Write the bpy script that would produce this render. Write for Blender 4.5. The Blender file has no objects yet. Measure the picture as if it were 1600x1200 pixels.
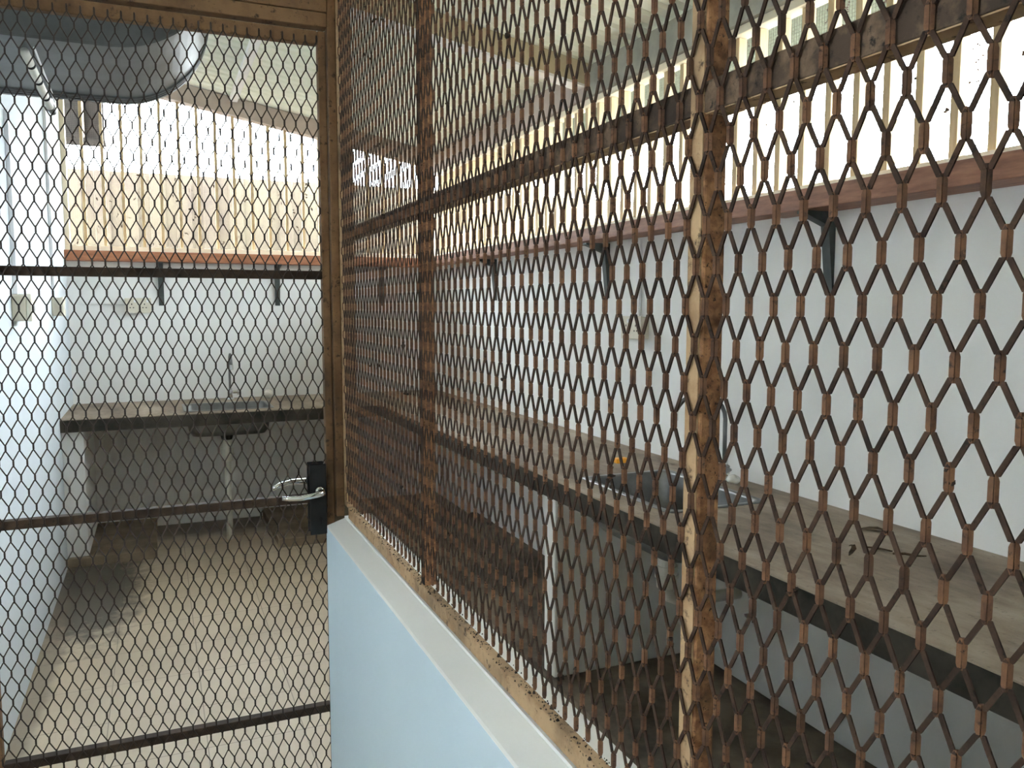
import bpy, bmesh, math, random
from mathutils import Vector, Matrix
random.seed(7)
SC = bpy.context.scene
COL = SC.collection

# ------------------------------------------------------------------ camera, sky, exposure
SKY = 32.0
cam_d = bpy.data.cameras.new('camera')
cam_d.sensor_width = 36.0
cam_d.lens = 36.0 * 1290.0 / 1600.0
cam_d.clip_start = 0.02
cam = bpy.data.objects.new('camera', cam_d)
COL.objects.link(cam)
cam.location = (0, 0, 1.42)
cam.rotation_euler = (math.radians(90 - 5.3145), 0, math.radians(-23.264))
SC.camera = cam

world = bpy.data.worlds.new('overcast_sky')
SC.world = world
world.use_nodes = True
bg = world.node_tree.nodes['Background']
bg.inputs['Color'].default_value = (0.84, 0.935, 1.0, 1)
bg.inputs['Strength'].default_value = SKY
sun_d = bpy.data.lights.new('sun', 'SUN')
sun_d.energy = 34.0
sun_d.angle = math.radians(2)
sun_d.color = (1.0, 0.99, 0.97)
sun = bpy.data.objects.new('sun', sun_d)
COL.objects.link(sun)
sun.rotation_euler = (math.radians(-14), math.radians(20), 0)   # high sun beyond the roof, kept off the openings by the eaves
SC.view_settings.view_transform = 'Standard'
SC.view_settings.look = 'None'
SC.view_settings.gamma = 1.0
SC.view_settings.use_curve_mapping = False
SC.view_settings.exposure = 0.33
SC.cycles.max_bounces = 10
SC.cycles.diffuse_bounces = 8
SC.cycles.glossy_bounces = 4

# ------------------------------------------------------------------ measures of the place (metres)
XL, XR, YB = -0.492, 1.865, 5.76        # left, right and back wall faces
XP, YD = 0.393, 1.921                   # mesh partition plane, mesh door plane
LOWX0, LOWX1, LOWZ = 0.350, 0.458, 0.928
YF = -1.9                               # near end of the place
SILL, HEAD = 1.765, 2.37                # window band
CT = 0.82                               # worktop height


def roof(x):                            # underside of the roof sheets, falling to the right
    return 2.53 + 0.18 * (XR - x)


# ------------------------------------------------------------------ materials
def new_mat(name):
    m = bpy.data.materials.new(name)
    m.use_nodes = True
    nt = m.node_tree
    return m, nt, nt.nodes['Principled BSDF']


def L(nt, a, b):
    nt.links.new(a, b)


def geo_pos(nt, scale=(1, 1, 1)):
    g = nt.nodes.new('ShaderNodeNewGeometry')
    mp = nt.nodes.new('ShaderNodeMapping')
    mp.inputs['Scale'].default_value = scale
    L(nt, g.outputs['Position'], mp.inputs['Vector'])
    return mp.outputs['Vector']


def noise(nt, vec, scale, detail=5, rough=0.6):
    n = nt.nodes.new('ShaderNodeTexNoise')
    n.inputs['Scale'].default_value = scale
    n.inputs['Detail'].default_value = detail
    n.inputs['Roughness'].default_value = rough
    L(nt, vec, n.inputs['Vector'])
    return n.outputs['Fac']


def ramp(nt, fac, stops):
    r = nt.nodes.new('ShaderNodeValToRGB')
    el = r.color_ramp.elements
    while len(el) < len(stops):
        el.new(0.5)
    for e, (p, c) in zip(el, stops):
        e.position = p
        e.color = (c[0], c[1], c[2], 1) if not isinstance(c, (int, float)) else (c, c, c, 1)
    L(nt, fac, r.inputs['Fac'])
    return r.outputs['Color']


def mixc(nt, fac, a, b, mode='MIX'):
    m = nt.nodes.new('ShaderNodeMix')
    m.data_type = 'RGBA'
    m.blend_type = mode
    for s, v in ((0, fac), (6, a), (7, b)):
        if hasattr(v, 'is_output'):
            L(nt, v, m.inputs[s])
        elif isinstance(v, (int, float)):
            m.inputs[s].default_value = v
        else:
            m.inputs[s].default_value = (v[0], v[1], v[2], 1)
    return m.outputs[2]


def bump(nt, bsdf, fac, strength, dist):
    b = nt.nodes.new('ShaderNodeBump')
    b.inputs['Strength'].default_value = strength
    b.inputs['Distance'].default_value = dist
    L(nt, fac, b.inputs['Height'])
    L(nt, b.outputs['Normal'], bsdf.inputs['Normal'])


def plain(name, c1, c2=None, scale=8, rough=0.6, metal=0.0, stretch=(1, 1, 1), bmp=0.0, lo=0.35, hi=0.65):
    m, nt, b = new_mat(name)
    c2 = c2 or c1
    v = geo_pos(nt, stretch)
    f = noise(nt, v, scale)
    L(nt, ramp(nt, f, [(lo, c1), (hi, c2)]), b.inputs['Base Color'])
    b.inputs['Roughness'].default_value = rough
    b.inputs['Metallic'].default_value = metal
    if rough > 0.68:
        b.inputs['Specular IOR Level'].default_value = 0.15
    if bmp:
        bump(nt, b, f, bmp, 0.004)
    return m


def rusty(name, paint, rust, dark, amount, scale=60, rough=0.75):
    """old paint breaking up into rust and black grime"""
    m, nt, b = new_mat(name)
    v = geo_pos(nt)
    big = noise(nt, v, scale * 0.18, 4)
    fine = noise(nt, v, scale * 2.2, 6, 0.7)
    med = noise(nt, v, scale * 0.8, 6, 0.65)
    base = mixc(nt, ramp(nt, med, [(amount - 0.10, 0.0), (amount + 0.10, 1.0)]), rust, paint)
    base = mixc(nt, ramp(nt, fine, [(0.33, 1.0), (0.44, 0.0)]), base, dark)
    base = mixc(nt, ramp(nt, big, [(0.30, 0.75), (0.50, 0.0)]), base, dark)
    L(nt, base, b.inputs['Base Color'])
    b.inputs['Roughness'].default_value = rough
    b.inputs['Specular IOR Level'].default_value = 0.2
    bump(nt, b, fine, 0.25, 0.002)
    return m


M = {}
M['mesh'] = rusty('rusty_mesh_steel', (0.160, 0.080, 0.043), (0.085, 0.043, 0.026), (0.016, 0.011, 0.009), 0.48, 80, 0.75)
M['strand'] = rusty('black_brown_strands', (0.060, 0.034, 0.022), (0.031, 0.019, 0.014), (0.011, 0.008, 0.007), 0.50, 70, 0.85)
M['mesh_door'] = rusty('dark_mesh_steel', (0.040, 0.025, 0.017), (0.024, 0.016, 0.012), (0.012, 0.009, 0.008), 0.52, 55, 0.55)
M['tan'] = rusty('tan_painted_steel', (0.42, 0.285, 0.165), (0.30, 0.185, 0.10), (0.05, 0.033, 0.022), 0.44, 34)
M['rust'] = rusty('rusted_steel', (0.36, 0.185, 0.088), (0.19, 0.088, 0.045), (0.022, 0.014, 0.010), 0.50, 120)
M['frame'] = rusty('brown_frame_steel', (0.19, 0.110, 0.056), (0.14, 0.078, 0.040), (0.035, 0.022, 0.014), 0.47, 26)
M['rail'] = rusty('dark_rail_steel', (0.075, 0.048, 0.032), (0.042, 0.028, 0.020), (0.022, 0.017, 0.014), 0.52, 30)
M['rail_mid'] = rusty('sooty_rail_steel', (0.17, 0.115, 0.075), (0.06, 0.04, 0.028), (0.012, 0.010, 0.009), 0.55, 40)
M['grime'] = plain('black_grime', (0.012, 0.010, 0.009), (0.05, 0.036, 0.026), 90, 0.9)


def wall_mat(name, col, col2, rough=0.8):
    m, nt, b = new_mat(name)
    v = geo_pos(nt)
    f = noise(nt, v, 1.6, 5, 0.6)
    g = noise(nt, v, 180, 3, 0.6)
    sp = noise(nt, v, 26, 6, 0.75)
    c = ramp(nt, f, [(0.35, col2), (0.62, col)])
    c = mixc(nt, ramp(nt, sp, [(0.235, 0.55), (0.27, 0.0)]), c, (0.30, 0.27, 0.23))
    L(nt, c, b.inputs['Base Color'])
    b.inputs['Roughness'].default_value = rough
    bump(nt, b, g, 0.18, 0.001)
    return m


M['wall'] = wall_mat('white_wall_paint', (0.86, 0.86, 0.85), (0.81, 0.81, 0.80))
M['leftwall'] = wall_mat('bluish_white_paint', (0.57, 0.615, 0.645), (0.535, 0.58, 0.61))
M['lowwall'] = wall_mat('low_wall_sky_tint', (0.60, 0.73, 0.83), (0.56, 0.69, 0.79))  # bluish sky light on this face is put into its colour

# concrete worktop: brown grey with paler worn bands
m, nt, b = new_mat('worn_concrete_top')
v = geo_pos(nt, (1, 0.35, 1))
f1 = noise(nt, v, 7, 7, 0.65)
f2 = noise(nt, geo_pos(nt), 60, 5, 0.7)
c = ramp(nt, f1, [(0.30, (0.11, 0.080, 0.055)), (0.5, (0.225, 0.172, 0.122)), (0.7, (0.36, 0.295, 0.225))])
c = mixc(nt, ramp(nt, f2, [(0.30, 0.6), (0.42, 0.0)]), c, (0.09, 0.07, 0.05))
L(nt, c, b.inputs['Base Color'])
b.inputs['Roughness'].default_value = 0.7
bump(nt, b, f2, 0.3, 0.003)
M['top'] = m
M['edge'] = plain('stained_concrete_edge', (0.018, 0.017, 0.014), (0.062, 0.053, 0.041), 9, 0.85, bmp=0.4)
M['plinth'] = plain('dark_grimy_concrete', (0.055, 0.045, 0.034), (0.22, 0.175, 0.125), 3.2, 0.85, bmp=0.5)
M['slab'] = plain('brown_floor_slab', (0.16, 0.12, 0.082), (0.32, 0.25, 0.175), 5, 0.8, bmp=0.4)

# tiled floor with joints and the grimy patch by the left corner
m, nt, b = new_mat('beige_floor_tiles')
v = geo_pos(nt)
br = nt.nodes.new('ShaderNodeTexBrick')
br.offset = 0.0
br.inputs['Scale'].default_value = 1.0
br.inputs['Mortar Size'].default_value = 0.0022
br.inputs['Mortar Smooth'].default_value = 0.3
br.inputs['Brick Width'].default_value = 0.305
br.inputs['Row Height'].default_value = 0.305
mp = nt.nodes.new('ShaderNodeMapping')
mp.inputs['Location'].default_value = (0.505, -0.293, 0)
L(nt, v, mp.inputs['Vector'])
L(nt, mp.outputs['Vector'], br.inputs['Vector'])
br.inputs['Color1'].default_value = (0.57, 0.465, 0.335, 1)
br.inputs['Color2'].default_value = (0.55, 0.445, 0.32, 1)
br.inputs['Mortar'].default_value = (0.30, 0.24, 0.175, 1)
f1 = noise(nt, geo_pos(nt, (1, 1.6, 1)), 1.5, 6, 0.6)
f2 = noise(nt, geo_pos(nt), 24, 5, 0.7)
c = mixc(nt, ramp(nt, f1, [(0.36, 0.5), (0.58, 0.0)]), br.outputs['Color'], (0.40, 0.315, 0.215))
c = mixc(nt, ramp(nt, f2, [(0.27, 0.7), (0.33, 0.0)]), c, (0.16, 0.12, 0.09))


def patch(nt, c, centre, size, col, soft=0.25, strength=0.85, nscale=7.0):
    g = nt.nodes.new('ShaderNodeNewGeometry')
    mp = nt.nodes.new('ShaderNodeMapping')
    mp.vector_type = 'POINT'
    mp.inputs['Location'].default_value = (-centre[0] / size[0], -centre[1] / size[1], 0)
    mp.inputs['Scale'].default_value = (1 / size[0], 1 / size[1], 0)
    L(nt, g.outputs['Position'], mp.inputs['Vector'])
    ln = nt.nodes.new('ShaderNodeVectorMath')
    ln.operation = 'LENGTH'
    L(nt, mp.outputs['Vector'], ln.inputs[0])
    n = noise(nt, geo_pos(nt), nscale, 6, 0.65)
    ad = nt.nodes.new('ShaderNodeMath')
    ad.operation = 'MULTIPLY_ADD'
    L(nt, n, ad.inputs[0])
    ad.inputs[1].default_value = 1.1
    L(nt, ln.outputs['Value'], ad.inputs[2])
    sc = nt.nodes.new('ShaderNodeMath')
    sc.operation = 'MULTIPLY'
    sc.inputs[1].default_value = 0.5
    L(nt, ad.outputs[0], sc.inputs[0])
    return mixc(nt, ramp(nt, sc.outputs[0], [(0.70 - soft * 0.5, strength), (0.70 + soft * 0.5, 0.0)]), c, col)


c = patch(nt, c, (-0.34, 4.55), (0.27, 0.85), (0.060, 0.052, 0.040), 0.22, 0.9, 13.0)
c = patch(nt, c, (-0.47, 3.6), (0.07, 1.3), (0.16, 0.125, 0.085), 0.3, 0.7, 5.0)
c = patch(nt, c, (0.2, 5.7), (1.3, 0.36), (0.13, 0.10, 0.075), 0.25, 0.9, 4.0)  # shadow and grime under the back worktop, both painted into the floor
L(nt, c, b.inputs['Base Color'])
b.inputs['Roughness'].default_value = 0.55
M['floor'] = m

M['timber'] = plain('red_brown_timber', (0.175, 0.072, 0.040), (0.30, 0.135, 0.078), 9, 0.6, stretch=(6, 1, 6), bmp=0.15)
M['timber_x'] = plain('orange_brown_timber', (0.26, 0.095, 0.042), (0.40, 0.165, 0.080), 9, 0.6, stretch=(1, 6, 6), bmp=0.15)
M['batten'] = plain('pale_yellow_timber', (0.44, 0.32, 0.17), (0.54, 0.41, 0.245), 14, 0.65, stretch=(4, 4, 0.6))
M['cream'] = plain('cream_frame_paint', (0.74, 0.66, 0.50), (0.80, 0.73, 0.58), 10, 0.6)
M['roof'] = plain('ivory_roof_sheet', (0.82, 0.85, 0.75), (0.88, 0.90, 0.81), 3, 0.5)
M['soffit'] = plain('dimmed_eave_sheet', (0.062, 0.068, 0.045), (0.088, 0.095, 0.068), 30, 0.7, stretch=(1, 8, 1))  # colour darkened so the strongly lit eave does not burn out
M['bounce_strip'] = plain('grey_bounce_strip', (0.23, 0.225, 0.195), (0.30, 0.295, 0.26), 6, 0.95)
M['sky_block'] = plain('grey_sky_block', (0.40, 0.40, 0.37), (0.48, 0.48, 0.44), 3, 0.9)
M['rafter'] = plain('olive_tan_rafter', (0.44, 0.37, 0.24), (0.53, 0.45, 0.31), 8, 0.65)
M['fascia'] = plain('rose_grey_board', (0.40, 0.33, 0.29), (0.48, 0.40, 0.355), 6, 0.7)
M['plate'] = plain('grey_green_plate', (0.27, 0.27, 0.235), (0.37, 0.36, 0.31), 9, 0.75)
M['white'] = plain('white_gloss', (0.82, 0.82, 0.84), (0.78, 0.78, 0.80), 10, 0.4)
M['wire'] = plain('grey_wire', (0.05, 0.046, 0.04), (0.09, 0.082, 0.07), 40, 0.7)
M['lint'] = plain('dark_lint', (0.06, 0.045, 0.04), (0.12, 0.09, 0.08), 60, 0.95)
M['duct'] = plain('galvanised_sheet', (0.040, 0.043, 0.043), (0.090, 0.097, 0.098), 4, 0.45, 0.0)
M['steel'] = plain('stainless_steel', (0.13, 0.132, 0.13), (0.22, 0.22, 0.215), 9, 0.38, 0.8)
M['chrome'] = plain('chrome', (0.70, 0.71, 0.72), (0.78, 0.79, 0.80), 12, 0.12, 1.0)
M['lockplate'] = plain('blackened_plate', (0.010, 0.011, 0.012), (0.022, 0.023, 0.024), 22, 0.7, 0.0)
M['black'] = plain('black_hole', (0.008, 0.008, 0.008), None, 5, 0.9)
M['bracket'] = plain('dark_green_iron', (0.022, 0.030, 0.028), (0.05, 0.058, 0.052), 20, 0.6)
M['socket'] = plain('yellowed_plastic', (0.62, 0.57, 0.46), (0.70, 0.65, 0.55), 8, 0.45)
M['socket_grey'] = plain('aged_box_plastic', (0.44, 0.40, 0.31), (0.55, 0.50, 0.40), 8, 0.55)
M['pvc'] = plain('white_pvc', (0.62, 0.60, 0.53), (0.74, 0.73, 0.67), 12, 0.45)
M['orange'] = plain('orange_plastic', (0.90, 0.36, 0.02), (0.95, 0.45, 0.04), 20, 0.5)
M['leaf'] = plain('dry_leaf', (0.030, 0.021, 0.014), (0.09, 0.06, 0.035), 60, 0.9)
M['wrap'] = plain('cloudy_plastic', (0.72, 0.70, 0.66), (0.82, 0.80, 0.77), 30, 0.25)
M['box'] = plain('dark_grey_box', (0.014, 0.012, 0.011), (0.028, 0.022, 0.020), 6, 0.7)
M['ground'] = plain('pale_ground', (0.46, 0.46, 0.43), (0.53, 0.53, 0.50), 3, 0.9)

# cream outside fence, weathered in dark streaks
m, nt, b = new_mat('weathered_cream_sheet')
v = geo_pos(nt)
f1 = noise(nt, geo_pos(nt, (1, 1, 0.5)), 2.2, 7, 0.7)
f2 = noise(nt, geo_pos(nt), 11, 6, 0.75)
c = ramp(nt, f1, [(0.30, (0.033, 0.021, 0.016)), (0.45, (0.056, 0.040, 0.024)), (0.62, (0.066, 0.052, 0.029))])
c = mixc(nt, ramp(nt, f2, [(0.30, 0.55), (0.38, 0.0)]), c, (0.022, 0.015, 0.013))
L(nt, c, b.inputs['Base Color'])
b.inputs['Roughness'].default_value = 0.8
M['fence'] = m


# ------------------------------------------------------------------ mesh helpers
class MB:
    def __init__(self):
        self.v, self.f, self.m = [], [], {}

    def add(self, vs, fs):
        n = len(self.v)
        self.v += [tuple(p) for p in vs]
        self.f += [tuple(i + n for i in f) for f in fs]
        return self

    BF = [(0, 3, 2, 1), (4, 5, 6, 7), (0, 1, 5, 4), (1, 2, 6, 5), (2, 3, 7, 6), (3, 0, 4, 7)]

    def box(self, x0, x1, y0, y1, z0, z1):
        return self.add([(x0, y0, z0), (x1, y0, z0), (x1, y1, z0), (x0, y1, z0),
                         (x0, y0, z1), (x1, y0, z1), (x1, y1, z1), (x0, y1, z1)], self.BF)

    def hexa(self, q0, q1):
        return self.add(list(q0) + list(q1), self.BF)

    def bar(self, a, b, w, t, up=(0, 0, 1)):
        a, b = Vector(a), Vector(b)
        d = (b - a).normalized()
        s = d.cross(Vector(up))
        if s.length < 1e-5:
            s = d.cross(Vector((0, 1, 0)))
        s.normalize()
        u = s.cross(d).normalized()
        q = lambda p: [p - s * w / 2 - u * t / 2, p + s * w / 2 - u * t / 2, p + s * w / 2 + u * t / 2, p - s * w / 2 + u * t / 2]
        return self.add(q(a) + q(b), [(0, 1, 2, 3), (7, 6, 5, 4), (0, 4, 5, 1), (1, 5, 6, 2), (2, 6, 7, 3), (3, 7, 4, 0)])

    def tube(self, pts, r, n=10, cap=True):
        pts = [Vector(p) for p in pts]
        rs = r if isinstance(r, (list, tuple)) else [r] * len(pts)
        ring = []
        prev = None
        for i, p in enumerate(pts):
            d = (pts[min(i + 1, len(pts) - 1)] - pts[max(i - 1, 0)]).normalized()
            if prev is None:
                s = d.cross(Vector((0, 0, 1)))
                if s.length < 1e-4:
                    s = d.cross(Vector((0, 1, 0)))
            else:
                s = prev - d * prev.dot(d)
            s.normalize()
            prev = s
            u = d.cross(s).normalized()
            ring.append([p + (s * math.cos(2 * math.pi * k / n) + u * math.sin(2 * math.pi * k / n)) * rs[i] for k in range(n)])
        vs = [q for rg in ring for q in rg]
        fs = []
        for i in range(len(pts) - 1):
            for k in range(n):
                k2 = (k + 1) % n
                fs.append((i * n + k, i * n + k2, (i + 1) * n + k2, (i + 1) * n + k))
        if cap:
            fs.append(tuple(range(n - 1, -1, -1)))
            fs.append(tuple((len(pts) - 1) * n + k for k in range(n)))
        return self.add(vs, fs)

    def prism(self, poly, axis, a, b):
        """extrude a 2D outline along an axis (0: outline is y,z; 1: x,z; 2: x,y)"""
        n = len(poly)

        def P(p, t):
            return (t, p[0], p[1]) if axis == 0 else ((p[0], t, p[1]) if axis == 1 else (p[0], p[1], t))
        vs = [P(p, a) for p in poly] + [P(p, b) for p in poly]
        fs = [tuple(range(n - 1, -1, -1)), tuple(range(n, 2 * n))]
        fs += [(i, (i + 1) % n, n + (i + 1) % n, n + i) for i in range(n)]
        return self.add(vs, fs)

    def build(self, name, mat, parent=None, bevel=0.0, smooth=False, seg=2):
        me = bpy.data.meshes.new(name)
        me.from_pydata(self.v, [], self.f)
        bm = bmesh.new()
        bm.from_mesh(me)
        bmesh.ops.recalc_face_normals(bm, faces=bm.faces)
        bm.to_mesh(me)
        bm.free()
        for mt in (mat if isinstance(mat, (list, tuple)) else [mat]):
            me.materials.append(mt)
        if self.m:
            for i, p in enumerate(me.polygons):
                p.material_index = self.m.get(i, 0)
        o = bpy.data.objects.new(name, me)
        COL.objects.link(o)
        if parent:
            o.parent = parent
            o.matrix_parent_inverse = Matrix.Translation(parent.location).inverted() if parent.parent is None else Matrix.Identity(4)
        if bevel:
            bv = o.modifiers.new('bevel', 'BEVEL')
            bv.width = bevel
            bv.segments = seg
            bv.limit_method = 'ANGLE'
            bv.angle_limit = math.radians(40)
        if smooth:
            for p in me.polygons:
                p.use_smooth = True
        return o


def tag(o, label=None, cat=None, group=None, kind=None):
    if label:
        o['label'] = label
    if cat:
        o['category'] = cat
    if group:
        o['group'] = group
    if kind:
        o['kind'] = kind
    return o


def thing(name, loc, label, cat, group=None, kind=None):
    o = bpy.data.objects.new(name, None)
    o.empty_display_size = 0.05
    COL.objects.link(o)
    o.location = loc
    return tag(o, label, cat, group, kind)


def sub(o, parent):
    """make o a sub-part of a part that already sits under a thing (world placed meshes)"""
    root = parent.parent
    o.parent = parent
    o.matrix_parent_inverse = Matrix.Identity(4)
    return o


def structure(mb, name, mat, label, cat, bevel=0.0, smooth=False):
    return tag(mb.build(name, mat, None, bevel, smooth), label, cat, None, 'structure')


def arc(cx, cy, r, a0, a1, n):
    return [(cx + r * math.cos(math.radians(a0 + (a1 - a0) * i / n)), cy + r * math.sin(math.radians(a0 + (a1 - a0) * i / n))) for i in range(n + 1)]


# ------------------------------------------------------------------ the room
structure(MB().box(-2.2, 2.02, YF - 0.1, YB + 0.12, -0.12, 0.0), 'floor', M['floor'],
          'beige tiled floor with a dark grimy patch by the left wall', 'floor')

# back wall: below the window, sides and gable above the window head
wb = MB()
wb.box(XL - 0.12, XR + 0.12, YB, YB + 0.12, 0.0, SILL - 0.001)
structure(wb, 'wall_back', M['wall'], 'white painted back wall under the long back window', 'wall')

wr = MB()
wr.box(XR, XR + 0.12, YF, YB, 0.0, SILL - 0.001)
wr.box(XR, XR + 0.12, YF, 0.95, SILL - 0.001, HEAD)
structure(wr, 'wall_right', M['wall'], 'white painted right wall behind the long worktop', 'wall')

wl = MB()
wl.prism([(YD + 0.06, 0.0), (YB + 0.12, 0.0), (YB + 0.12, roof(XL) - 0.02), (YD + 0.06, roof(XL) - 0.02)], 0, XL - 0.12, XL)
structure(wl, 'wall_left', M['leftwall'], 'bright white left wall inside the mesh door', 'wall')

# wall beside the hinge side of the mesh door
structure(MB().prism([(-2.1, 0.0), (-0.372, 0.0), (-0.372, 2.92), (-2.1, 3.2)], 1, YD - 0.03, YD + 0.06), 'wall_door', M['wall'],
          'white wall beside the hinge side of the mesh door', 'wall')
# near end wall behind the camera, closing the kitchen side
structure(MB().prism([(LOWX0, 0.0), (XR, 0.0), (XR, 2.5), (LOWX0, 2.75)], 1, YF - 0.1, YF), 'wall_near', M['wall'], 'white end wall behind the viewpoint', 'wall')
cl = MB()
OY0, OY1, OZ0, OZ1 = -0.36, 0.36, 1.40, 1.93         # opening of the passage to the daylight on the left
cl.box(-2.1, -2.0, YF, OY0, 0.0, 3.2)
cl.box(-2.1, -2.0, OY1, YD - 0.03, 0.0, 3.2)
cl.box(-2.1, -2.0, OY0, OY1, 0.0, OZ0)
cl.box(-2.1, -2.0, OY0, OY1, OZ1, 3.2)
cl.prism([(-2.1, 0.0), (LOWX0, 0.0), (LOWX0, 2.75), (-2.1, 3.2)], 1, YF - 0.1, YF)
structure(cl, 'wall_passage', M['wall'], 'white wall closing the passage left of the viewpoint', 'wall')

# low wall carrying the mesh partition
lw = MB().box(LOWX0, LOWX1, YF, YD - 0.002, 0.0, LOWZ - 0.022)
structure(lw, 'wall_middle', M['lowwall'], 'low half wall with blue sky light in its colour, under the rusty mesh partition', 'wall', 0.002)
lw = MB()
lw.prism([(LOWX0, LOWZ - 0.0215), (LOWX1, LOWZ - 0.0215), (LOWX1, LOWZ), (0.3935, LOWZ), (0.3935, LOWZ - 0.005), (LOWX0 + 0.003, LOWZ - 0.0185), (LOWX0 + 0.0004, LOWZ - 0.0205)], 1, YF, YD - 0.002)
structure(lw, 'trim_9', M['wall'], 'white plaster capping along the top of the low half wall', 'sill')

# corrugated roof sheets
rf = MB()
pitch = 0.095


def sheets(mb, x0, x1, ya, yb):
    y, outline = ya, []
    while y < yb:
        outline += [(y, 0.0), (y + pitch * 0.55, 0.0), (y + pitch * 0.66, 0.014), (y + pitch * 0.89, 0.014)]
        y += pitch
    b0 = len(mb.v)
    for (yy, h) in outline:
        mb.v += [(x0, yy, roof(x0) + h), (x1, yy, roof(x1) + h), (x0, yy, roof(x0) + h + 0.004), (x1, yy, roof(x1) + h + 0.004)]
    for i in range(len(outline) - 1):
        a, c_ = b0 + 4 * i, b0 + 4 * i + 4
        mb.f += [(a, a + 1, c_ + 1, c_), (a + 2, c_ + 2, c_ + 3, a + 3), (a, c_, c_ + 2, a + 2), (a + 1, a + 3, c_ + 3, c_ + 1)]
    n_ = b0 + 4 * (len(outline) - 1)
    mb.f += [(b0, b0 + 2, b0 + 3, b0 + 1), (n_, n_ + 1, n_ + 3, n_ + 2)]


sheets(rf, -2.3, 2.42, YF - 0.2, 6.35)
structure(rf, 'ceiling', M['roof'], 'ivory corrugated roof sheets sloping down to the right', 'ceiling')

# rafters running down the slope


def slope_beam(mb, xa, xb, ya, yb, drop, depth):
    za, zb = roof(xa) - drop, roof(xb) - drop
    return mb.add([(xa, ya, za - depth), (xb, ya, zb - depth), (xb, yb, zb - depth), (xa, yb, za - depth),
                   (xa, ya, za), (xb, ya, zb), (xb, yb, zb), (xa, yb, za)], MB.BF)


structure(slope_beam(MB(), XL, XR, 3.43, 3.50, 0.004, 0.10), 'trim_1', M['rafter'], 'olive tan rafter crossing under the roof sheets', 'rafter', 0.003)
structure(slope_beam(MB(), XL, XR, 3.425, 3.505, 0.1045, 0.011), 'trim_2', M['white'], 'white strip along the underside of the tan rafter', 'strip')
structure(slope_beam(MB(), XL, XR + 0.1, YB - 0.02, YB + 0.07, 0.004, 0.115), 'trim_3', M['fascia'], 'rose grey sloping board above the back window', 'beam', 0.003)
structure(slope_beam(MB(), XL, XR, 1.3, 1.37, 0.004, 0.10), 'trim_4', M['rafter'], 'tan rafter over the front of the kitchen', 'rafter', 0.003)
structure(MB().box(XR - 0.03, XR + 0.07, YF, 3.424, HEAD, 2.505), 'trim_5', M['plate'], 'grey green wall plate above the near part of the right window', 'beam', 0.003)
structure(MB().box(XR - 0.03, XR + 0.07, 3.425, YB - 0.021, HEAD, 2.505), 'trim_12', M['fascia'], 'rose grey wall plate above the far part of the right window', 'beam', 0.003)
structure(MB().box(XR - 0.012, XR + 0.05, 0.955, YB - 0.05, HEAD - 0.028, HEAD - 0.001), 'trim_6', M['cream'], 'pale timber head strip under the right wall plate', 'strip', 0.002)
# white purlin strip under the roof
p_ = MB()
zc = roof(0.51) - 0.006
p_.box(0.485, 0.535, 3.6, YB - 0.022, zc - 0.03, zc - 0.001)
structure(p_, 'trim_7', M['white'], 'white strip running to the back wall under the roof', 'strip', 0.003)
tr = MB().box(XL, XR, 5.63, 5.739, 1.772, 1.7725)


# ------------------------------------------------------------------ windows: battens, frame, wire mesh
def wire_panel_x(name, parent, xa, xb, y, zbot, ztop, pitch=0.011, r=0.00045):
    mb = MB()
    x = xa
    while x <= xb:
        zt = ztop(x)
        mb.box(x - r, x + r, y - r, y + r, zbot, zt)
        x += pitch
    z = zbot
    while z <= ztop(xa):
        xe = xb
        if z > ztop(xb):
            xe = xa + (xb - xa) * (ztop(xa) - z) / (ztop(xa) - ztop(xb))
        if xe - xa > 0.02:
            mb.box(xa, xe, y - r, y + r, z - r, z + r)
        z += pitch
    return mb.build(name, M['wire'], parent)


def wire_panel_y(name, parent, ya, yb, x, zbot, ztop, pitch=0.011, r=0.00045):
    mb = MB()
    y = ya
    while y <= yb:
        mb.box(x - r, x + r, y - r, y + r, zbot, ztop)
        y += pitch
    z = zbot
    while z <= ztop:
        mb.box(x - r, x + r, ya, yb, z - r, z + r)
        z += pitch
    return mb.build(name, M['wire'], parent)


w1 = thing('window_1', (0.7, YB + 0.05, SILL), 'open back window with pale vertical battens and wire mesh', 'window', kind='structure')
fr = MB()
fr.box(XL, XR, YB - 0.015, YB + 0.065, SILL, SILL + 0.032)
fr.box(XL, XL + 0.026, YB - 0.015, YB + 0.06, SILL + 0.032, roof(XL) - 0.125)
fr.box(XR - 0.026, XR, YB - 0.015, YB + 0.06, SILL + 0.032, roof(XR) - 0.125)
fr.build('window_frame', M['cream'], w1, 0.002)
x = XL + 0.112
while x < XR - 0.05:
    MB().box(x - 0.009, x + 0.009, YB + 0.015, YB + 0.05, SILL + 0.032, roof(x) - 0.118).build('batten', M['batten'], w1, 0.0015)
    x += 0.1105
wire_panel_x('wire_mesh', w1, XL + 0.02, XR - 0.02, YB + 0.056, SILL + 0.03, lambda q: roof(q) - 0.12)
lint = MB()
rl = random.Random(5)
for i in range(150):
    q = rl.uniform(XL + 0.05, XR - 0.05)
    z = SILL + 0.05 + rl.random() ** 1.4 * 0.55
    s = rl.uniform(0.003, 0.010)
    for k in range(3):
        xx, zz = q + rl.uniform(-0.012, 0.012), z + rl.uniform(-0.012, 0.012)
        lint.box(xx - s * 0.5, xx + s * 0.5, YB + 0.054, YB + 0.058, zz - s * 0.5, zz + s * 0.5)
tag(lint.build('lint', M['lint'], w1), kind='stuff')

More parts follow.
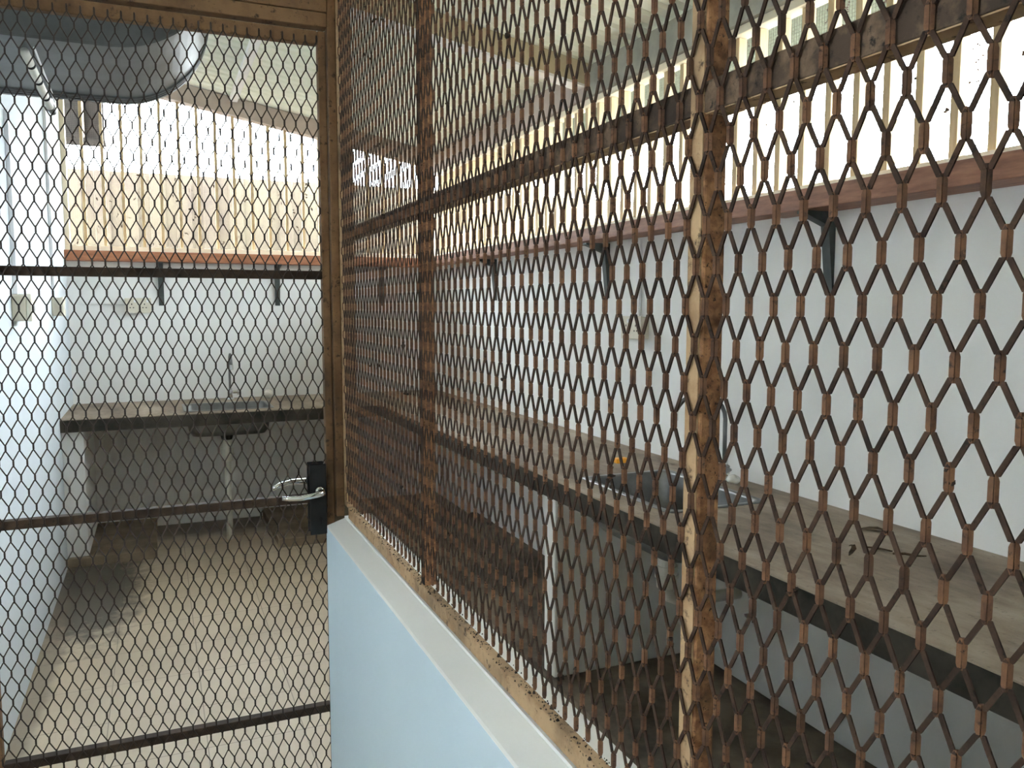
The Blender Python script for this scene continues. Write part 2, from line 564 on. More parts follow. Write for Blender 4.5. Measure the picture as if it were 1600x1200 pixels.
w2 = thing('window_2', (XR + 0.05, 3.0, SILL), 'long open right window with yellow battens and wire mesh', 'window', kind='structure')
fr = MB()
fr.box(XR - 0.012, XR + 0.075, 0.955, YB - 0.05, SILL, SILL + 0.03)
fr.build('window_frame', M['cream'], w2, 0.002)
y = 0.9845
nb = 0
while y < YB - 0.06:
    MB().box(XR + 0.008, XR + 0.042, y - 0.012, y + 0.012, SILL + 0.03, HEAD - 0.029).build('batten', M['batten'], w2, 0.0015)
    y += 0.1085
    nb += 1
wire_panel_y('wire_mesh', w2, 0.96, YB - 0.06, XR + 0.058, SILL + 0.025, HEAD - 0.005)
lint = MB()
for i in range(150):
    q = rl.uniform(1.0, 4.5)
    z = HEAD - 0.03 - rl.random() ** 1.7 * 0.5
    s = rl.uniform(0.002, 0.007)
    for k in range(3):
        yy, zz = q + rl.uniform(-0.012, 0.012), z + rl.uniform(-0.01, 0.01)
        lint.box(XR + 0.056, XR + 0.06, yy - s * 0.5, yy + s * 0.5, zz - s * 0.5, zz + s * 0.5)
tag(lint.build('lint', M['lint'], w2), kind='stuff')

# ------------------------------------------------------------------ outside
structure(MB().box(1.99, 4.0, -6, 10, -0.13, -0.10), 'trim_11', M['bounce_strip'], 'unseen grey strip added outside the right wall to tune bounced light', 'ground')  # unseen strip added to set how much light the ground throws back
hg = MB().box(4.0, 4.15, -6, 7.2, -0.10, 2.1)  # unseen wall added to cut off the low sky and bounce light in
tag(hg.build('sky_block_wall', M['sky_block'], None, 0.01), 'unseen grey wall added beyond the right window to block and bounce sky light', 'added wall')
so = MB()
slope_beam(so, XR + 0.125, 2.41, -0.9, YB, 0.003, 0.006)  # lining added under the roof sheets to make the eave render less bright
structure(so, 'trim_10', M['soffit'], 'added green grey eave lining, coloured dark to dim the eave outside the right window', 'eave')
structure(MB().box(-14, 16, -14, 22, -0.30, -0.13), 'trim_8', M['ground'], 'pale ground outside the building', 'ground')
fe = MB()
x = -4.0
pts = []
while x < 8.0:
    pts += [(x, 7.30), (x + 0.10, 7.30), (x + 0.115, 7.32), (x + 0.185, 7.32)]
    x += 0.2
n = len(pts)
for (px, py) in pts:
    fe.v += [(px, py, -0.1), (px, py, 2.485), (px, py + 0.012, -0.1), (px, py + 0.012, 2.485)]
for i in range(n - 1):
    a, c_ = 4 * i, 4 * i + 4
    fe.f += [(a, c_, c_ + 1, a + 1), (a + 2, a + 3, c_ + 3, c_ + 2), (a + 1, c_ + 1, c_ + 3, a + 3), (a, a + 2, c_ + 2, c_)]
tag(fe.build('boundary_fence', M['fence']), 'stained cream ribbed sheet fence seen through the back window', 'fence')

ob = thing('metal_box', (-0.43, 6.35, 2.58), 'dark grey box hanging outside the top left of the back window', 'box')
MB().box(-0.548, -0.27, 6.2, 6.5, 2.525, 2.86).build('box_body', M['box'], ob, 0.006)
MB().box(-0.40, -0.385, 6.185, 6.2, 2.53, 2.86).build('edge_strip', M['fascia'], ob, 0.002)


# ------------------------------------------------------------------ expanded metal
def expanded(mb, origin, es, en, s0, s1, ds, sphase, z0, z1, zh, zphase, wid, thk, hb, tilt, stilt, sw):
    """diamond mesh: bonds along z, strands between rows; row k sits at zphase + k*zh and is shifted half a column on odd k"""
    O, es, en = Vector(origin), Vector(es), Vector(en)
    ez = Vector((0, 0, 1))
    ca, sa = math.cos(tilt), math.sin(tilt)
    d = es * ca + en * sa
    nb_ = en * ca - es * sa
    ks = range(int(math.floor((z0 - zphase) / zh)), int(math.ceil((z1 - zphase) / zh)) + 1)
    j0, j1 = int(math.floor((s0 - sphase) / ds)) - 1, int(math.ceil((s1 - sphase) / ds)) + 1
    w2_, t2 = wid / 2, thk / 2
    rr = random.Random(3)

    def sec(c, side, lo=0.0, t=t2, g=1.0):
        # cross section of the half bond on side -1 / +1 along d; lo < 0 widens it past the middle
        a, b2 = (lo * w2_, w2_ * g) if side > 0 else (-w2_ * g, -lo * w2_)
        tw = 0.36 * side
        dd = d * math.cos(tw) - nb_ * math.sin(tw)
        nn = nb_ * math.cos(tw) + d * math.sin(tw)
        return [c + dd * a - nn * t, c + dd * b2 - nn * t, c + dd * b2 + nn * t, c + dd * a + nn * t]
    cs, ss = math.cos(stilt), math.sin(stilt)
    ds_, ns_ = es * cs + en * ss, en * cs - es * ss

    def strand(c, side):
        q = c + d * (side * w2_ * 0.5)
        h_, n_ = ds_ * (sw / 2), ns_ * (t2 * 0.85)
        return [q - h_ - n_, q + h_ - n_, q + h_ + n_, q - h_ + n_]
    for k in ks:
        z = zphase + k * zh
        off = ds / 2 if k % 2 else 0.0
        for j in range(j0, j1 + 1):
            s = sphase + off + j * ds
            ok = s0 <= s <= s1 and z0 <= z <= z1
            c = O + es * s + ez * z
            jit = rr.uniform(-0.0012, 0.0012)
            if ok:
                for side in (-1, 1):
                    r4 = [sec(c + ez * (f_ * hb + jit), side, 0.0, t2, g_) for f_, g_ in ((-1.0, 0.55), (-0.6, 1.0), (0.6, 1.0), (1.0, 0.55))]
                    n0 = len(mb.v)
                    mb.add([q for r_ in r4 for q in r_], [(0, 3, 2, 1), (12, 13, 14, 15)] + [(4 * i + k_, 4 * i + (k_ + 1) % 4, 4 * i + 4 + (k_ + 1) % 4, 4 * i + 4 + k_) for i in range(3) for k_ in range(4)])
            zn = z + zh
            for side in (-1, 1):
                sn = s + side * ds / 2
                if s0 <= s <= s1 and s0 <= sn <= s1 and z >= z0 - 1e-4 and zn <= z1 + zh * 0.6:
                    a = strand(c + ez * (hb * 0.76), side)
                    b2 = strand(O + es * sn + ez * (zn - hb * 0.76), -side)
                    n0 = len(mb.f)
                    mb.hexa(a, b2)
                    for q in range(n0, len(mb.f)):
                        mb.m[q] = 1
    return mb


# ------------------------------------------------------------------ mesh partition on the low wall
mpn = thing('mesh_partition', (XP, 0.9, LOWZ), 'rusty expanded metal partition standing on the low white wall', 'partition')
PY0, PTOP = -0.55, 2.62
fx0, fx1 = XP + 0.004, XP + 0.0245
MB().box(fx0 - 0.002, 0.4085, PY0, YD - 0.0365, LOWZ + 0.002, 0.955).build('bottom_rail', M['tan'], mpn, 0.0015)
MB().box(fx0, fx1, PY0, YD - 0.0365, 1.5702, 1.594).build('middle_rail', M['rail_mid'], mpn, 0.001)
MB().box(fx0 + 0.0005, fx1 - 0.0005, PY0, YD - 0.0365, 1.569, 1.570).build('lit_underside', M['tan'], mpn)  # light on the rail's underside, put in as a paler colour
MB().box(fx0, fx1, PY0, YD - 0.0365, PTOP - 0.025, PTOP).build('top_rail', M['rail'], mpn, 0.002)
for py in (-0.2, 0.543, 1.290):
    p = MB().box(fx0 + 0.0003, fx1 + 0.0003, py, py + 0.020, 0.9555, PTOP - 0.0255)
    p.build('post', M['rust'], mpn, 0.002)
    MB().box(fx0 - 0.0012, fx0, py + 0.002, py + 0.0185, 0.957, PTOP - 0.027).build('side_face', M['grime'] if py > 1 else M['tan'], mpn)
MB().box(0.3932, 0.420, YD - 0.036, YD + 0.022, 0.9555, PTOP - 0.0255).build('end_post', M['tan'], mpn, 0.002)
ex = MB()
expanded(ex, (XP, 0, 0), (0, 1, 0), (-1, 0, 0), PY0 + 0.01, YD - 0.02, 0.02605, 0.31245, 0.958, PTOP - 0.005, 0.03132, 1.4518,
         0.0052, 0.0017, 0.0090, math.radians(47), math.radians(8), 0.0033)
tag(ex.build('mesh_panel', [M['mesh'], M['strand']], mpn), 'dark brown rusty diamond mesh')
cr = random.Random(21)
cm = MB()
for i in range(70):
    k = cr.randint(-14, 30)
    j = cr.randint(-2, 52)
    yy = 0.31245 + (j + (0.5 if k % 2 else 0)) * 0.02605
    zz = 1.4518 + k * 0.03132 + cr.uniform(-0.012, 0.012)
    s_ = cr.uniform(0.0016, 0.0036)
    for q in range(3):
        c0 = Vector((XP + cr.uniform(-0.003, 0.003), yy + cr.uniform(-0.003, 0.003), zz + cr.uniform(-0.004, 0.004)))
        rr_ = [Vector((cr.uniform(-1, 1), cr.uniform(-1, 1), cr.uniform(-1, 1))) * s_ * 0.35 for _ in range(8)]
        base = [(-1, -1, -1), (1, -1, -1), (1, 1, -1), (-1, 1, -1), (-1, -1, 1), (1, -1, 1), (1, 1, 1), (-1, 1, 1)]
        cm.add([c0 + Vector(b_) * s_ * 0.55 + r_ for b_, r_ in zip(base, rr_)], MB.BF)
tag(cm.build('dirt_clumps', M['grime'], mpn), 'black dirt caught on the mesh', kind='stuff')
# dust and rust crumbs along the bottom rail
rd = random.Random(11)
du = MB()
for i in range(600):
    yy = rd.uniform(0.3, YD - 0.05)
    xx = XP + rd.uniform(-0.001, 0.018)
    s = rd.uniform(0.0004, 0.0014) if rd.random() < 0.93 else rd.uniform(0.0014, 0.0026)
    z = 0.9555
    a = rd.uniform(0, math.pi)
    q = [(xx + s * math.cos(a + t), yy + s * math.sin(a + t)) for t in (0.2, 1.7, 3.3, 4.9)]
    h = s * rd.uniform(0.6, 2.0)
    du.add([(p[0], p[1], z) for p in q] + [(xx + (p[0] - xx) * 0.4, yy + (p[1] - yy) * 0.4, z + h) for p in q], MB.BF)
tag(du.build('rust_crumbs', M['grime']), 'dark rust crumbs lying along the bottom rail of the partition', 'debris', None, 'stuff')

# ------------------------------------------------------------------ door frame and mesh door
df = thing('door_frame', (0.0, YD, 0.0), 'brown steel frame with mesh overhead panel around the mesh door', 'door frame')
MB().box(0.3735, 0.3925, YD - 0.010, YD + 0.024, LOWZ + 0.002, 2.62).build('jamb', M['frame'], df, 0.002)
MB().box(-0.371, -0.3525, YD - 0.010, YD + 0.024, 0.001, 2.62).build('jamb', M['frame'], df, 0.002)
MB().box(-0.3522, 0.3732, YD - 0.010, YD + 0.024, 2.040, 2.0705).build('header', M['frame'], df, 0.002)
MB().box(-0.3522, 0.3732, YD - 0.012, YD + 0.020, 2.0715, 2.103).build('header', M['frame'], df, 0.002)
MB().box(-0.3522, 0.3732, YD - 0.006, YD + 0.018, 2.595, 2.62).build('header', M['frame'], df, 0.002)
e2 = MB()
expanded(e2, (0, YD - 0.012, 0), (1, 0, 0), (0, -1, 0), -0.345, 0.37, 0.0246, -0.2768, 2.10, 2.60, 0.03132, 1.4804,
         0.0042, 0.0015, 0.0080, math.radians(40), math.radians(20), 0.0027)
tag(e2.build('overhead_mesh', [M['mesh_door'], M['mesh_door']], df), 'diamond mesh above the header')

dr = thing('door_1', (0.0, YD, 0.0), 'rusty framed mesh door with black lock plate left of the partition', 'door', kind='structure')
MB().box(0.3535, 0.3712, YD, YD + 0.024, 0.02, 2.0335).build('stile', M['frame'], dr, 0.002)
MB().box(-0.350, -0.3255, YD, YD + 0.024, 0.02, 2.0335).build('stile', M['frame'], dr, 0.002)
MB().box(-0.325, 0.353, YD, YD + 0.022, 2.004, 2.0335).build('top_rail', M['frame'], dr, 0.002)
MB().box(-0.325, 0.353, YD, YD + 0.022, 0.021, 0.046).build('bottom_rail', M['rail'], dr, 0.002)
for z0, z1 in ((0.4515, 0.4705), (0.966, 0.985), (1.4835, 1.5025)):
    MB().box(-0.325, 0.353, YD + 0.001, YD + 0.023, z0, z1).build('cross_rail', M['rail'], dr, 0.0015)
e3 = MB()
expanded(e3, (0, YD - 0.0035, 0), (1, 0, 0), (0, -1, 0), -0.338, 0.362, 0.0246, -0.2768, 0.045, 2.015, 0.03132, 1.4804,
         0.0042, 0.0015, 0.0080, math.radians(40), math.radians(20), 0.0027)
tag(e3.build('mesh_panel', [M['mesh_door'], M['mesh_door']], dr), 'fine dark diamond mesh')
lp = MB().box(0.3125, 0.3505, YD - 0.012, YD - 0.0065, 0.892, 1.058).build('lock_plate', M['lockplate'], dr, 0.002)
tag(lp, 'black lock plate')
kh = MB()
kh.tube([(0.336, YD - 0.0125, 0.929), (0.336, YD - 0.0115, 0.929)], 0.0042, 12)
kh.box(0.3345, 0.3375, YD - 0.0125, YD - 0.0115, 0.915, 0.929)
sub(kh.build('keyhole', M['black']), lp)
hub = MB().tube([(0.334, YD - 0.0118, 0.996), (0.334, YD - 0.022, 0.996)], [0.0115, 0.010], 18)
hub.tube([(0.334, YD - 0.022, 0.996), (0.334, YD - 0.045, 0.996)], 0.0075, 14)
lev = [(0.338, YD - 0.046, 0.998), (0.325, YD - 0.050, 0.996), (0.305, YD - 0.051, 0.992), (0.285, YD - 0.050, 0.990), (0.262, YD - 0.046, 0.990), (0.246, YD - 0.042, 0.992)]
hub.tube(lev, [0.0078, 0.0075, 0.0064, 0.0058, 0.0054, 0.0048], 12)
tag(hub.build('lever_handle', M['chrome'], dr, 0, True), 'chrome lever on the near side')
# lever on the far side of the door
h2 = MB().box(0.3125, 0.3505, YD + 0.0245, YD + 0.029, 0.892, 1.058)
h2.build('lock_plate', M['lockplate'], dr, 0.002)
h3 = MB().tube([(0.334, YD + 0.0292, 0.996), (0.334, YD + 0.065, 0.996)], 0.008, 14)
h3.tube([(0.337, YD + 0.066, 1.000), (0.315, YD + 0.070, 1.004), (0.285, YD + 0.070, 1.005), (0.255, YD + 0.066, 1.000), (0.238, YD + 0.060, 0.993)],
        [0.0078, 0.007, 0.006, 0.0056, 0.005], 12)
tag(h3.build('lever_handle', M['chrome'], dr, 0, True), 'chrome lever on the far side')

# ------------------------------------------------------------------ L-shaped worktop
S1 = (0.14, 0.62, 5.08, 5.46)      # back sink opening
S2 = (1.365, 1.705, 2.00, 2.53)    # right sink opening
FX, FY = 1.255, 4.96               # front edges
TH = 0.068
wt = thing('worktop', (0.7, 5.4, CT), 'brown concrete L-shaped worktop running along the back and right walls', 'worktop')
wm = MB()
e = 0.0008
za, zb = CT - TH, CT
wm.box(XL + e, S1[0], FY, YB - e, za, zb)
wm.box(S1[0], S1[1], FY, S1[2], za, zb)
wm.box(S1[0], S1[1], S1[3], YB - e, za, zb)
wm.box(S1[1], XR - e, FY, YB - e, za, zb)
wm.box(FX, XR - e, S2[3], FY, za, zb)
wm.box(FX, S2[0], S2[2], S2[3], za, zb)
wm.box(S2[1], XR - e, S2[2], S2[3], za, zb)
wm.box(FX, XR - e, -0.9, S2[2], za, zb)
wm.build('slab', M['top'], wt)
MB().box(XL + e, FX - 0.0032, FY - 0.003, FY - 0.0003, za - 0.001, zb - 0.004).build('stained_edge', M['edge'], wt)
MB().box(FX - 0.003, FX - 0.0003, -0.9, FY - 0.0003, za - 0.001, zb - 0.004).build('stained_edge', M['edge'], wt)
# brick supports and plinths below
MB().box(FX + 0.005, XR - e, 2.548, 2.634, 0.101, za - 0.001).build('support_wall', M['wall'], wt, 0.004)
MB().box(XL + e, -0.385, 5.0, YB - e, 0.056, za - 0.001).build('support_wall', M['wall'], wt, 0.004)
MB().box(FX - 0.01, XR - e, -0.9, 4.92, 0.0005, 0.100).build('plinth', M['plinth'], wt, 0.006)
MB().box(0.62, XR - e, 4.93, YB - e, 0.0005, 0.055).build('plinth', M['slab'], wt, 0.006)
MB().box(XL + e, -0.04, 4.99, YB - e, 0.0005, 0.055).build('plinth', M['slab'], wt, 0.006)


def rrect(x0, x1, y0, y1, r, n=5):
    out = []
    for cx, cy, a in ((x1 - r, y1 - r, 0), (x0 + r, y1 - r, 90), (x0 + r, y0 + r, 180), (x1 - r, y0 + r, 270)):
        out += arc(cx, cy, r, a, a + 90, n)
    return out


def sink(box, label, depth, drain, pipe_pts):
    x0, x1, y0, y1 = box
    t = thing('sink', ((x0 + x1) / 2, (y0 + y1) / 2, CT), label, 'sink', 'sinks set in the worktop')
    g = 0.004
    rings = []
    for (ins, z, r) in ((-0.014, CT + 0.0006, 0.03), (-0.014, CT + 0.0035, 0.03), (g + 0.002, CT + 0.0035, 0.04), (g + 0.004, CT - 0.004, 0.045),
                        (g + 0.012, CT - depth + 0.03, 0.055), (g + 0.03, CT - depth, 0.06)):
        rings.append([(p[0], p[1], z) for p in rrect(x0 + ins, x1 - ins, y0 + ins, y1 - ins, r)])
    n = len(rings[0])
    mb = MB()
    mb.v = [q for rg in rings for q in rg]
    for i in range(len(rings) - 1):
        for k in range(n):
            k2 = (k + 1) % n
            mb.f.append((i * n + k, i * n + k2, (i + 1) * n + k2, (i + 1) * n + k))
    mb.f.append(tuple((len(rings) - 1) * n + k for k in range(n)))
    bs = mb.build('basin', M['steel'], t, 0, True)
    sol = bs.modifiers.new('sheet', 'SOLIDIFY')
    sol.thickness = 0.0015
    sol.offset = 1 if False else -1
    dx, dy = drain
    zb_ = CT - depth
    dm = MB().tube([(dx, dy, zb_ + 0.003), (dx, dy, zb_ - 0.002)], 0.036, 20)
    dm.build('drain_ring', M['chrome'], t, 0.0008)
    MB().tube([(dx, dy, zb_ - 0.0025), (dx, dy, zb_ - 0.045)], [0.042, 0.030], 18).build('drain_cup', M['edge'], t)
    pm = MB()
    pm.tube([(dx, dy, zb_ - 0.046), (dx, dy, zb_ - 0.10)], 0.031, 16)
    pm.tube([(dx, dy, zb_ - 0.10), (dx, dy, zb_ - 0.175)], [0.037, 0.034], 16)
    pm.tube([(dx, dy, zb_ - 0.13), (dx, dy, zb_ - 0.14)], 0.041, 16)
    pm.build('bottle_trap', M['pvc'], t)
    pp = MB().tube(pipe_pts, 0.02, 12)
    pp.build('waste_pipe', M['pvc'], t, 0, True)
    return t


zb1 = CT - 0.155
sink(S1, 'dark hanging sink basin in the back worktop seen through the door mesh', 0.155, (0.37, 5.25),
     [(0.37, 5.25, zb1 - 0.176), (0.37, 5.25, 0.0015)])
zb2 = CT - 0.17
sink(S2, 'stainless sink basin in the right worktop behind the partition mesh', 0.17, (1.56, 2.30),
     [(1.56, 2.30, zb2 - 0.176), (1.57, 2.30, zb2 - 0.21), (1.62, 2.30, zb2 - 0.235), (1.864, 2.30, zb2 - 0.24)])


def faucet(base, out, label):
    """swan neck tap: base point on the worktop, out = unit direction of the spout (horizontal)"""
    t = thing('faucet', base, label, 'tap', 'swan neck taps on the worktop')
    bx, by, bz = base
    o = Vector(out)
    B = Vector(base)
    side = Vector((-o.y, o.x, 0))
    MB().tube([B + Vector((0, 0, 0.0006)), B + Vector((0, 0, 0.012))], [0.024, 0.021], 18).build('base_ring', M['chrome'], t, 0.001)
    body = MB().tube([B + Vector((0, 0, 0.0125)), B + Vector((0, 0, 0.075))], [0.0155, 0.013], 16)
    body.build('body', M['chrome'], t, 0.001, True)
    pts = [B + Vector((0, 0, 0.0755)), B + Vector((0, 0, 0.16))]
    R = 0.085
    zc = 0.215
    pts += [B + o * (R - R * math.cos(a)) + Vector((0, 0, zc + R * math.sin(a))) for a in [math.radians(q) for q in range(0, 151, 15)]]
    last = pts[-1]
    pts.append(last + o * 0.012 + Vector((0, 0, -0.022)))
    MB().tube(pts, 0.0075, 12).build('swan_neck_spout', M['steel'], t, 0, True)
    e_ = pts[-1]
    MB().tube([e_ + Vector((0, 0, 0.002)), e_ + Vector((0, 0, -0.030))], [0.0105, 0.0115], 14).build('aerator', M['chrome'], t, 0.001)
    k = MB()
    k.tube([B + side * 0.0165 + Vector((0, 0, 0.048)), B + side * 0.045 + Vector((0, 0, 0.048))], 0.010, 12)
    for a in range(6):
        an = math.radians(a * 60)
        q = B + side * 0.054 + Vector((0, 0, 0.048)) + (o * math.cos(an) + Vector((0, 0, 1)) * math.sin(an)) * 0.013
        k.tube([q - side * 0.010, q + side * 0.010], 0.006, 8)
    k.tube([B + side * 0.0455 + Vector((0, 0, 0.048)), B + side * 0.066 + Vector((0, 0, 0.048))], 0.014, 12)
    k.build('valve_knob', M['chrome'], t)
    return t


faucet((1.80, 2.315, CT), (-0.85, 0.527, 0), 'chrome swan neck tap at the right wall behind the rusty post')
faucet((0.428, 5.66, CT), (0, -1, 0), 'thin swan neck tap at the back wall behind the far sink')


def crumple(centre, r, label, seed, squash=0.6):
    bm = bmesh.new()
    bmesh.ops.create_icosphere(bm, subdivisions=3, radius=r)
    rr = random.Random(seed)
    dirs = [Vector((rr.gauss(0, 1), rr.gauss(0, 1), rr.gauss(0, 1))).normalized() for _ in range(14)]
    for vv in bm.verts:
        d = vv.co.normalized()
        k = 1.0 + sum(0.22 * max(0, d.dot(q) - 0.72) * 3 for q in dirs[:7]) - sum(0.2 * max(0, d.dot(q) - 0.75) * 3 for q in dirs[7:])
        vv.co = d * r * k
        vv.co.z *= squash
    zmin = min(vv.co.z for vv in bm.verts)
    for vv in bm.verts:
        vv.co += Vector(centre) + Vector((0, 0, -zmin))
    me = bpy.data.meshes.new('plastic_wrap')
    bm.to_mesh(me)
    bm.free()
    me.materials.append(M['wrap'])
    o = bpy.data.objects.new('plastic_wrap', me)
    COL.objects.link(o)
    return tag(o, label, 'plastic scrap')


crumple((1.775, 2.235, CT + 0.004), 0.020, 'pale crumpled plastic at the foot of the right tap', 3, 0.9)
crumple((0.655, 5.60, CT + 0.0005), 0.034, 'pale crumpled plastic by the wall right of the back tap', 8, 0.9)

# orange lump, leaves and twigs on the right worktop
om = MB()
om.box(1.605, 1.660, 2.715, 2.748, CT + 0.0005, CT + 0.020)
tag(om.build('sponge', M['orange'], None, 0.005), 'small orange block lying on the worktop beyond the right sink', 'sponge')


def leaf(name, pts, w, label, cat):
    mb = MB()
    n = len(pts)
    for i, p in enumerate(pts):
        q = Vector(pts[min(i + 1, n - 1)]) - Vector(pts[max(i - 1, 0)])
        s = Vector((-q.y, q.x, 0)).normalized()
        ww = w * math.sin(math.pi * (0.08 + 0.84 * i / (n - 1)))
        P = Vector(p)
        mb.v += [P - s * ww, P + Vector((0, 0, -0.0015)), P + s * ww, P + s * ww + Vector((0, 0, 0.0012)), P + Vector((0, 0, -0.0003)), P - s * ww + Vector((0, 0, 0.0012))]
    for i in range(n - 1):
        a, c_ = 6 * i, 6 * i + 6
        for k in range(6):
            k2 = (k + 1) % 6
            mb.f.append((a + k, a + k2, c_ + k2, c_ + k))
    mb.f.append((0, 1, 2, 3, 4, 5))
    mb.f.append(tuple(6 * (n - 1) + k for k in (5, 4, 3, 2, 1, 0)))
    return tag(mb.build(name, M['leaf']), label, cat, 'dry leaves and twigs on the right worktop')


zt = CT + 0.0022
leaf('dry_leaf', [(1.735, 1.640, zt), (1.750, 1.625, zt + 0.004), (1.765, 1.612, zt + 0.005), (1.775, 1.598, zt + 0.002)], 0.015,
     'flat dark leaf nearest the wall on the right worktop', 'leaf')
leaf('dry_leaf', [(1.520, 1.470, zt), (1.533, 1.478, zt + 0.002), (1.550, 1.485, zt + 0.009), (1.560, 1.497, zt + 0.014), (1.556, 1.506, zt + 0.010)], 0.006,
     'curled brown leaf on the middle of the right worktop', 'leaf')
tw = MB().tube([(1.605, 1.510, CT + 0.0034), (1.625, 1.478, CT + 0.0045), (1.640, 1.450, CT + 0.0034)], [0.0018, 0.003, 0.002], 8)
tag(tw.build('twig', M['leaf']), 'straight dark twig lying between the two leaves', 'twig', 'dry leaves and twigs on the right worktop')
tw = MB().tube([(1.628, 1.438, CT + 0.0028), (1.650, 1.422, CT + 0.0042), (1.665, 1.398, CT + 0.0036), (1.684, 1.390, CT + 0.0030)], [0.0026, 0.003, 0.0024, 0.0016], 8)
tag(tw.build('twig', M['leaf']), 'bent dark twig lying nearer the viewer than the straight one', 'twig', 'dry leaves and twigs on the right worktop')


# ------------------------------------------------------------------ timber shelves on brackets under the windows
def bracket_y(x, parent):       # on the back wall
    b_ = MB()
    b_.prism([(YB - 0.006, 1.43), (YB - 0.0008, 1.43), (YB - 0.0008, 1.7005), (YB - 0.13, 1.7005), (YB - 0.13, 1.695), (YB - 0.03, 1.675)], 0, x - 0.016, x + 0.016)
    b_.build('bracket', M['bracket'], parent)


sh = thing('timber_shelf', (0.7, YB - 0.06, 1.70), 'orange brown timber shelf on iron brackets under the back window', 'shelf', 'timber shelves under the windows')
MB().box(XL + 0.001, XR - 0.128, YB - 0.12, YB - 0.001, 1.702, SILL - 0.002).build('plank', M['timber_x'], sh, 0.003)
for x in (0.037, 0.757, 1.47):
    bracket_y(x, sh)
sh = thing('timber_shelf', (XR - 0.06, 2.5, 1.70), 'dark red timber shelf on iron brackets under the long right window', 'shelf', 'timber shelves under the windows')
pk = MB()
pk.box(XR - 0.125, XR - 0.001, 2.12, YB - 0.002, 1.708, SILL - 0.002)
pk.box(XR - 0.125, XR - 0.001, -0.89, 2.118, 1.703, SILL - 0.002)
pk.build('plank', M['timber'], sh, 0.003)
for y in (1.918, 3.25, 4.58, 0.58):
    b_ = MB()
    b_.prism([(XR - 0.0008, 1.46), (XR - 0.006, 1.46), (XR - 0.028, 1.66), (XR - 0.12, 1.694), (XR - 0.12, 1.7015), (XR - 0.0008, 1.7015)], 1, y - 0.016, y + 0.016)
    b_.build('bracket', M['bracket'], sh)


# ------------------------------------------------------------------ sockets, switch boxes, conduits
def socket_plate(t, origin, es, en, w, h, dpt, gangs):
    O, es, en = Vector(origin), Vector(es), Vector(en)
    ez = Vector((0, 0, 1))

    def blk(mb, s0, s1, z0, z1, d0, d1):
        q = lambda d: [O + es * a + ez * b2 + en * d for a, b2 in ((s0, z0), (s1, z0), (s1, z1), (s0, z1))]
        return mb.hexa(q(d0), q(d1))
    blk(MB(), -w / 2, w / 2, -h / 2, h / 2, 0.0008, dpt).build('back_box', M['socket'], t, 0.004)
    fp = blk(MB(), -w / 2 - 0.003, w / 2 + 0.003, -h / 2 - 0.003, h / 2 + 0.003, dpt + 0.0004, dpt + 0.010).build('face_plate', M['socket'], t, 0.003)
    d0 = dpt + 0.0106
    for g in range(gangs):
        c = -w / 2 + w * (g + 0.5) / gangs
        hl = MB()
        blk(hl, c - 0.003, c + 0.003, 0.004, 0.013, d0 - 0.0004, d0)
        blk(hl, c - 0.013, c - 0.006, -0.016, -0.010, d0 - 0.0004, d0)
        blk(hl, c + 0.006, c + 0.013, -0.016, -0.010, d0 - 0.0004, d0)
        sub(hl.build('pin_holes', M['black']), fp)
        sub(blk(MB(), c + 0.012, c + 0.024, 0.020, 0.036, d0 - 0.0004, d0 + 0.003).build('rocker_switch', M['white'], None, 0.001), fp)


ps = thing('power_socket', (-0.10, YB, 1.43), 'cream double power socket on the back wall under the shelf', 'socket', 'double sockets on the walls')
socket_plate(ps, (-0.10, YB, 1.43), (1, 0, 0), (0, -1, 0), 0.146, 0.088, 0.034, 2)
MB().box(XL + 0.075, -0.178, YB - 0.014, YB - 0.0008, 1.438, 1.455).build('conduit', M['wall'], ps, 0.002)
ps = thing('power_socket', (XR, 2.98, 1.335), 'cream double power socket on the right wall beyond the rusty post', 'socket', 'double sockets on the walls')
socket_plate(ps, (XR, 2.98, 1.335), (0, -1, 0), (-1, 0, 0), 0.15, 0.09, 0.034, 2)
MB().box(XR - 0.014, XR - 0.0008, 2.968, 2.992, 1.384, 1.70).build('conduit', M['white'], ps, 0.002)


def wall_box(y0, y1, z0, z1, label, ztop, dpt, dark=False):
    t = thing('switch_box', (XL, (y0 + y1) / 2, (z0 + z1) / 2), label, 'switch box', 'boxes on the left wall')
    MB().box(XL + 0.0008, XL + dpt * 0.75, y0, y1, z0, z1).build('back_box', M['socket_grey'], t, 0.004)
    MB().box(XL + dpt * 0.75 + 0.0005, XL + dpt, y0 - 0.002, y1 + 0.002, z0 - 0.002, z1 + 0.002).build('cover', M['socket'], t, 0.003)
    MB().box(XL + dpt + 0.0002, XL + dpt + 0.005, (y0 + y1) / 2 - 0.010, (y0 + y1) / 2 + 0.010, (z0 + z1) / 2 - 0.015, (z0 + z1) / 2 + 0.015).build('rocker_switch', M['white'], t, 0.001)
    MB().box(XL + 0.0008, XL + 0.016, (y0 + y1) / 2 - 0.012, (y0 + y1) / 2 + 0.012, z1 + 0.001, ztop).build('conduit', M['white'], t, 0.002)
    return t


wall_box(3.56, 3.70, 1.368, 1.468, 'yellowed switch box nearer the door on the left wall', 2.15, 0.066)
wall_box(4.86, 4.96, 1.375, 1.47, 'yellowed switch box nearer the corner on the left wall', 2.5, 0.055)

# ------------------------------------------------------------------ sheet metal duct and pipe under the roof
du_t = thing('air_duct', (-0.1, 3.1, 2.19), 'large grey sheet metal duct with rounded end above the mesh door', 'duct')
ctr = (-0.10, 2.505)
R_ = 0.32


def duct_profile(r, grow=0.0):
    bot = [(XL + 0.002, ctr[1] - r)]
    cv = arc(ctr[0], ctr[1], r, 270, 360, 18)
    top = [(ctr[0] + r, 2.74)]
    return bot + cv + top + [(XL + 0.002, 2.74)]


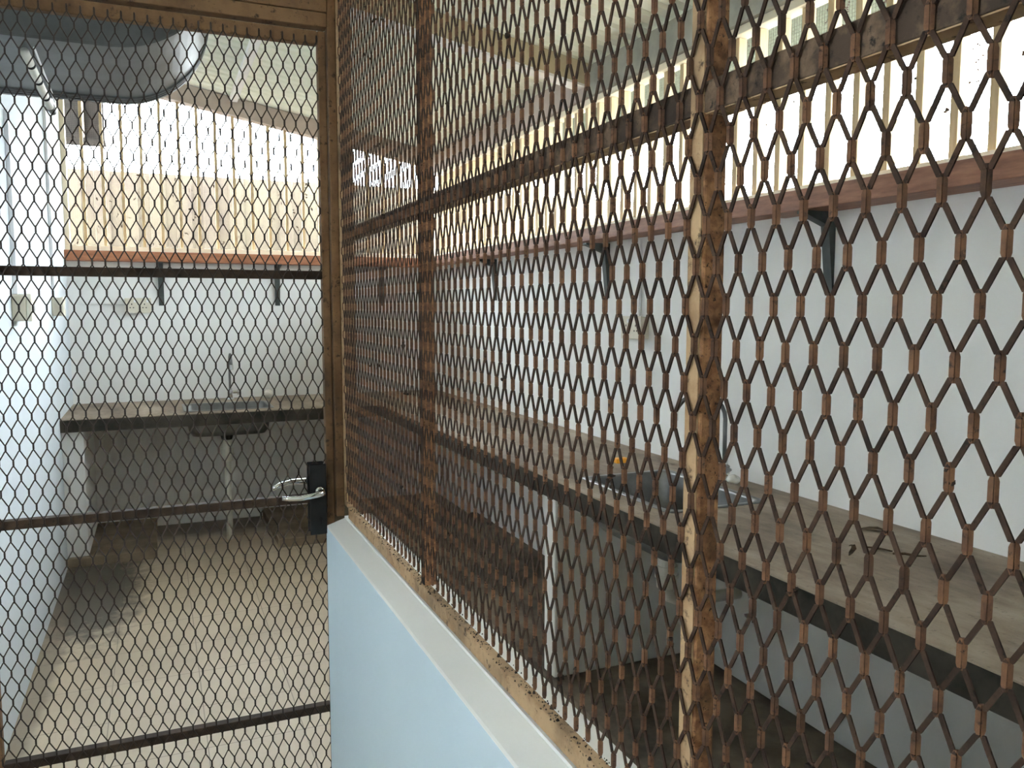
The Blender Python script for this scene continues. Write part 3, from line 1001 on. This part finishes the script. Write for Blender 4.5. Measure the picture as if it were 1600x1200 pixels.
dk = MB().prism(duct_profile(R_), 1, 2.76, 3.50)
dk.build('duct_body', M['duct'], du_t, 0.002)
for ya, yb_ in ((3.484, 3.506), (3.452, 3.460), (3.425, 3.431), (2.755, 2.770)):
    inner, outer = [], []
    cvo = [(XL + 0.002, ctr[1] - R_ - 0.007)] + arc(ctr[0], ctr[1], R_ + 0.007, 270, 360, 18) + [(ctr[0] + R_ + 0.007, 2.73)]
    cvi = [(XL + 0.002, ctr[1] - R_ - 0.0004)] + arc(ctr[0], ctr[1], R_ + 0.0004, 270, 360, 18) + [(ctr[0] + R_ + 0.0004, 2.73)]
    rb = MB()
    nn = len(cvo)
    rb.v = [(p[0], ya, p[1]) for p in cvo] + [(p[0], yb_, p[1]) for p in cvo] + [(p[0], ya, p[1]) for p in cvi] + [(p[0], yb_, p[1]) for p in cvi]
    for i in range(nn - 1):
        rb.f += [(i, i + 1, nn + i + 1, nn + i), (2 * nn + i, 3 * nn + i, 3 * nn + i + 1, 2 * nn + i + 1),
                 (i, 2 * nn + i, 2 * nn + i + 1, i + 1), (nn + i, nn + i + 1, 3 * nn + i + 1, 3 * nn + i)]
    for i in (0, nn - 1):
        rb.f.append((i, nn + i, 3 * nn + i, 2 * nn + i))
    rb.build('rib', M['duct'], du_t)
# hanger straps up to the roof
for yy in (2.95, 3.32):
    MB().box(-0.12, -0.09, yy - 0.0015, yy + 0.0015, 2.7405, roof(-0.1) - 0.001).build('hanger_strap', M['steel'], du_t)

pp = thing('drain_pipe', (-0.32, 3.0, 2.12), 'short white pipe with dark bands slanting below the grey duct', 'pipe')
A = Vector((-0.328, 2.88, 2.172))
B = Vector((-0.300, 3.22, 2.088))
MB().tube([A, B], 0.0125, 14).build('pipe_body', M['pvc'], pp, 0, True)
for k in (0.22, 0.5, 0.80):
    q = A.lerp(B, k)
    dv = (B - A).normalized()
    MB().tube([q - dv * 0.006, q + dv * 0.006], 0.0134, 14).build('dark_band', M['black'], pp)
MB().tube([B + Vector((0, 0, 0)), B + Vector((0.006, 0.03, -0.012))], [0.015, 0.010], 12).build('end_cap', M['steel'], pp)
MB().tube([A + Vector((0.028, -0.02, 0.008)), B + Vector((0.014, 0.02, 0.022))], 0.003, 8).build('cable', M['white'], pp)
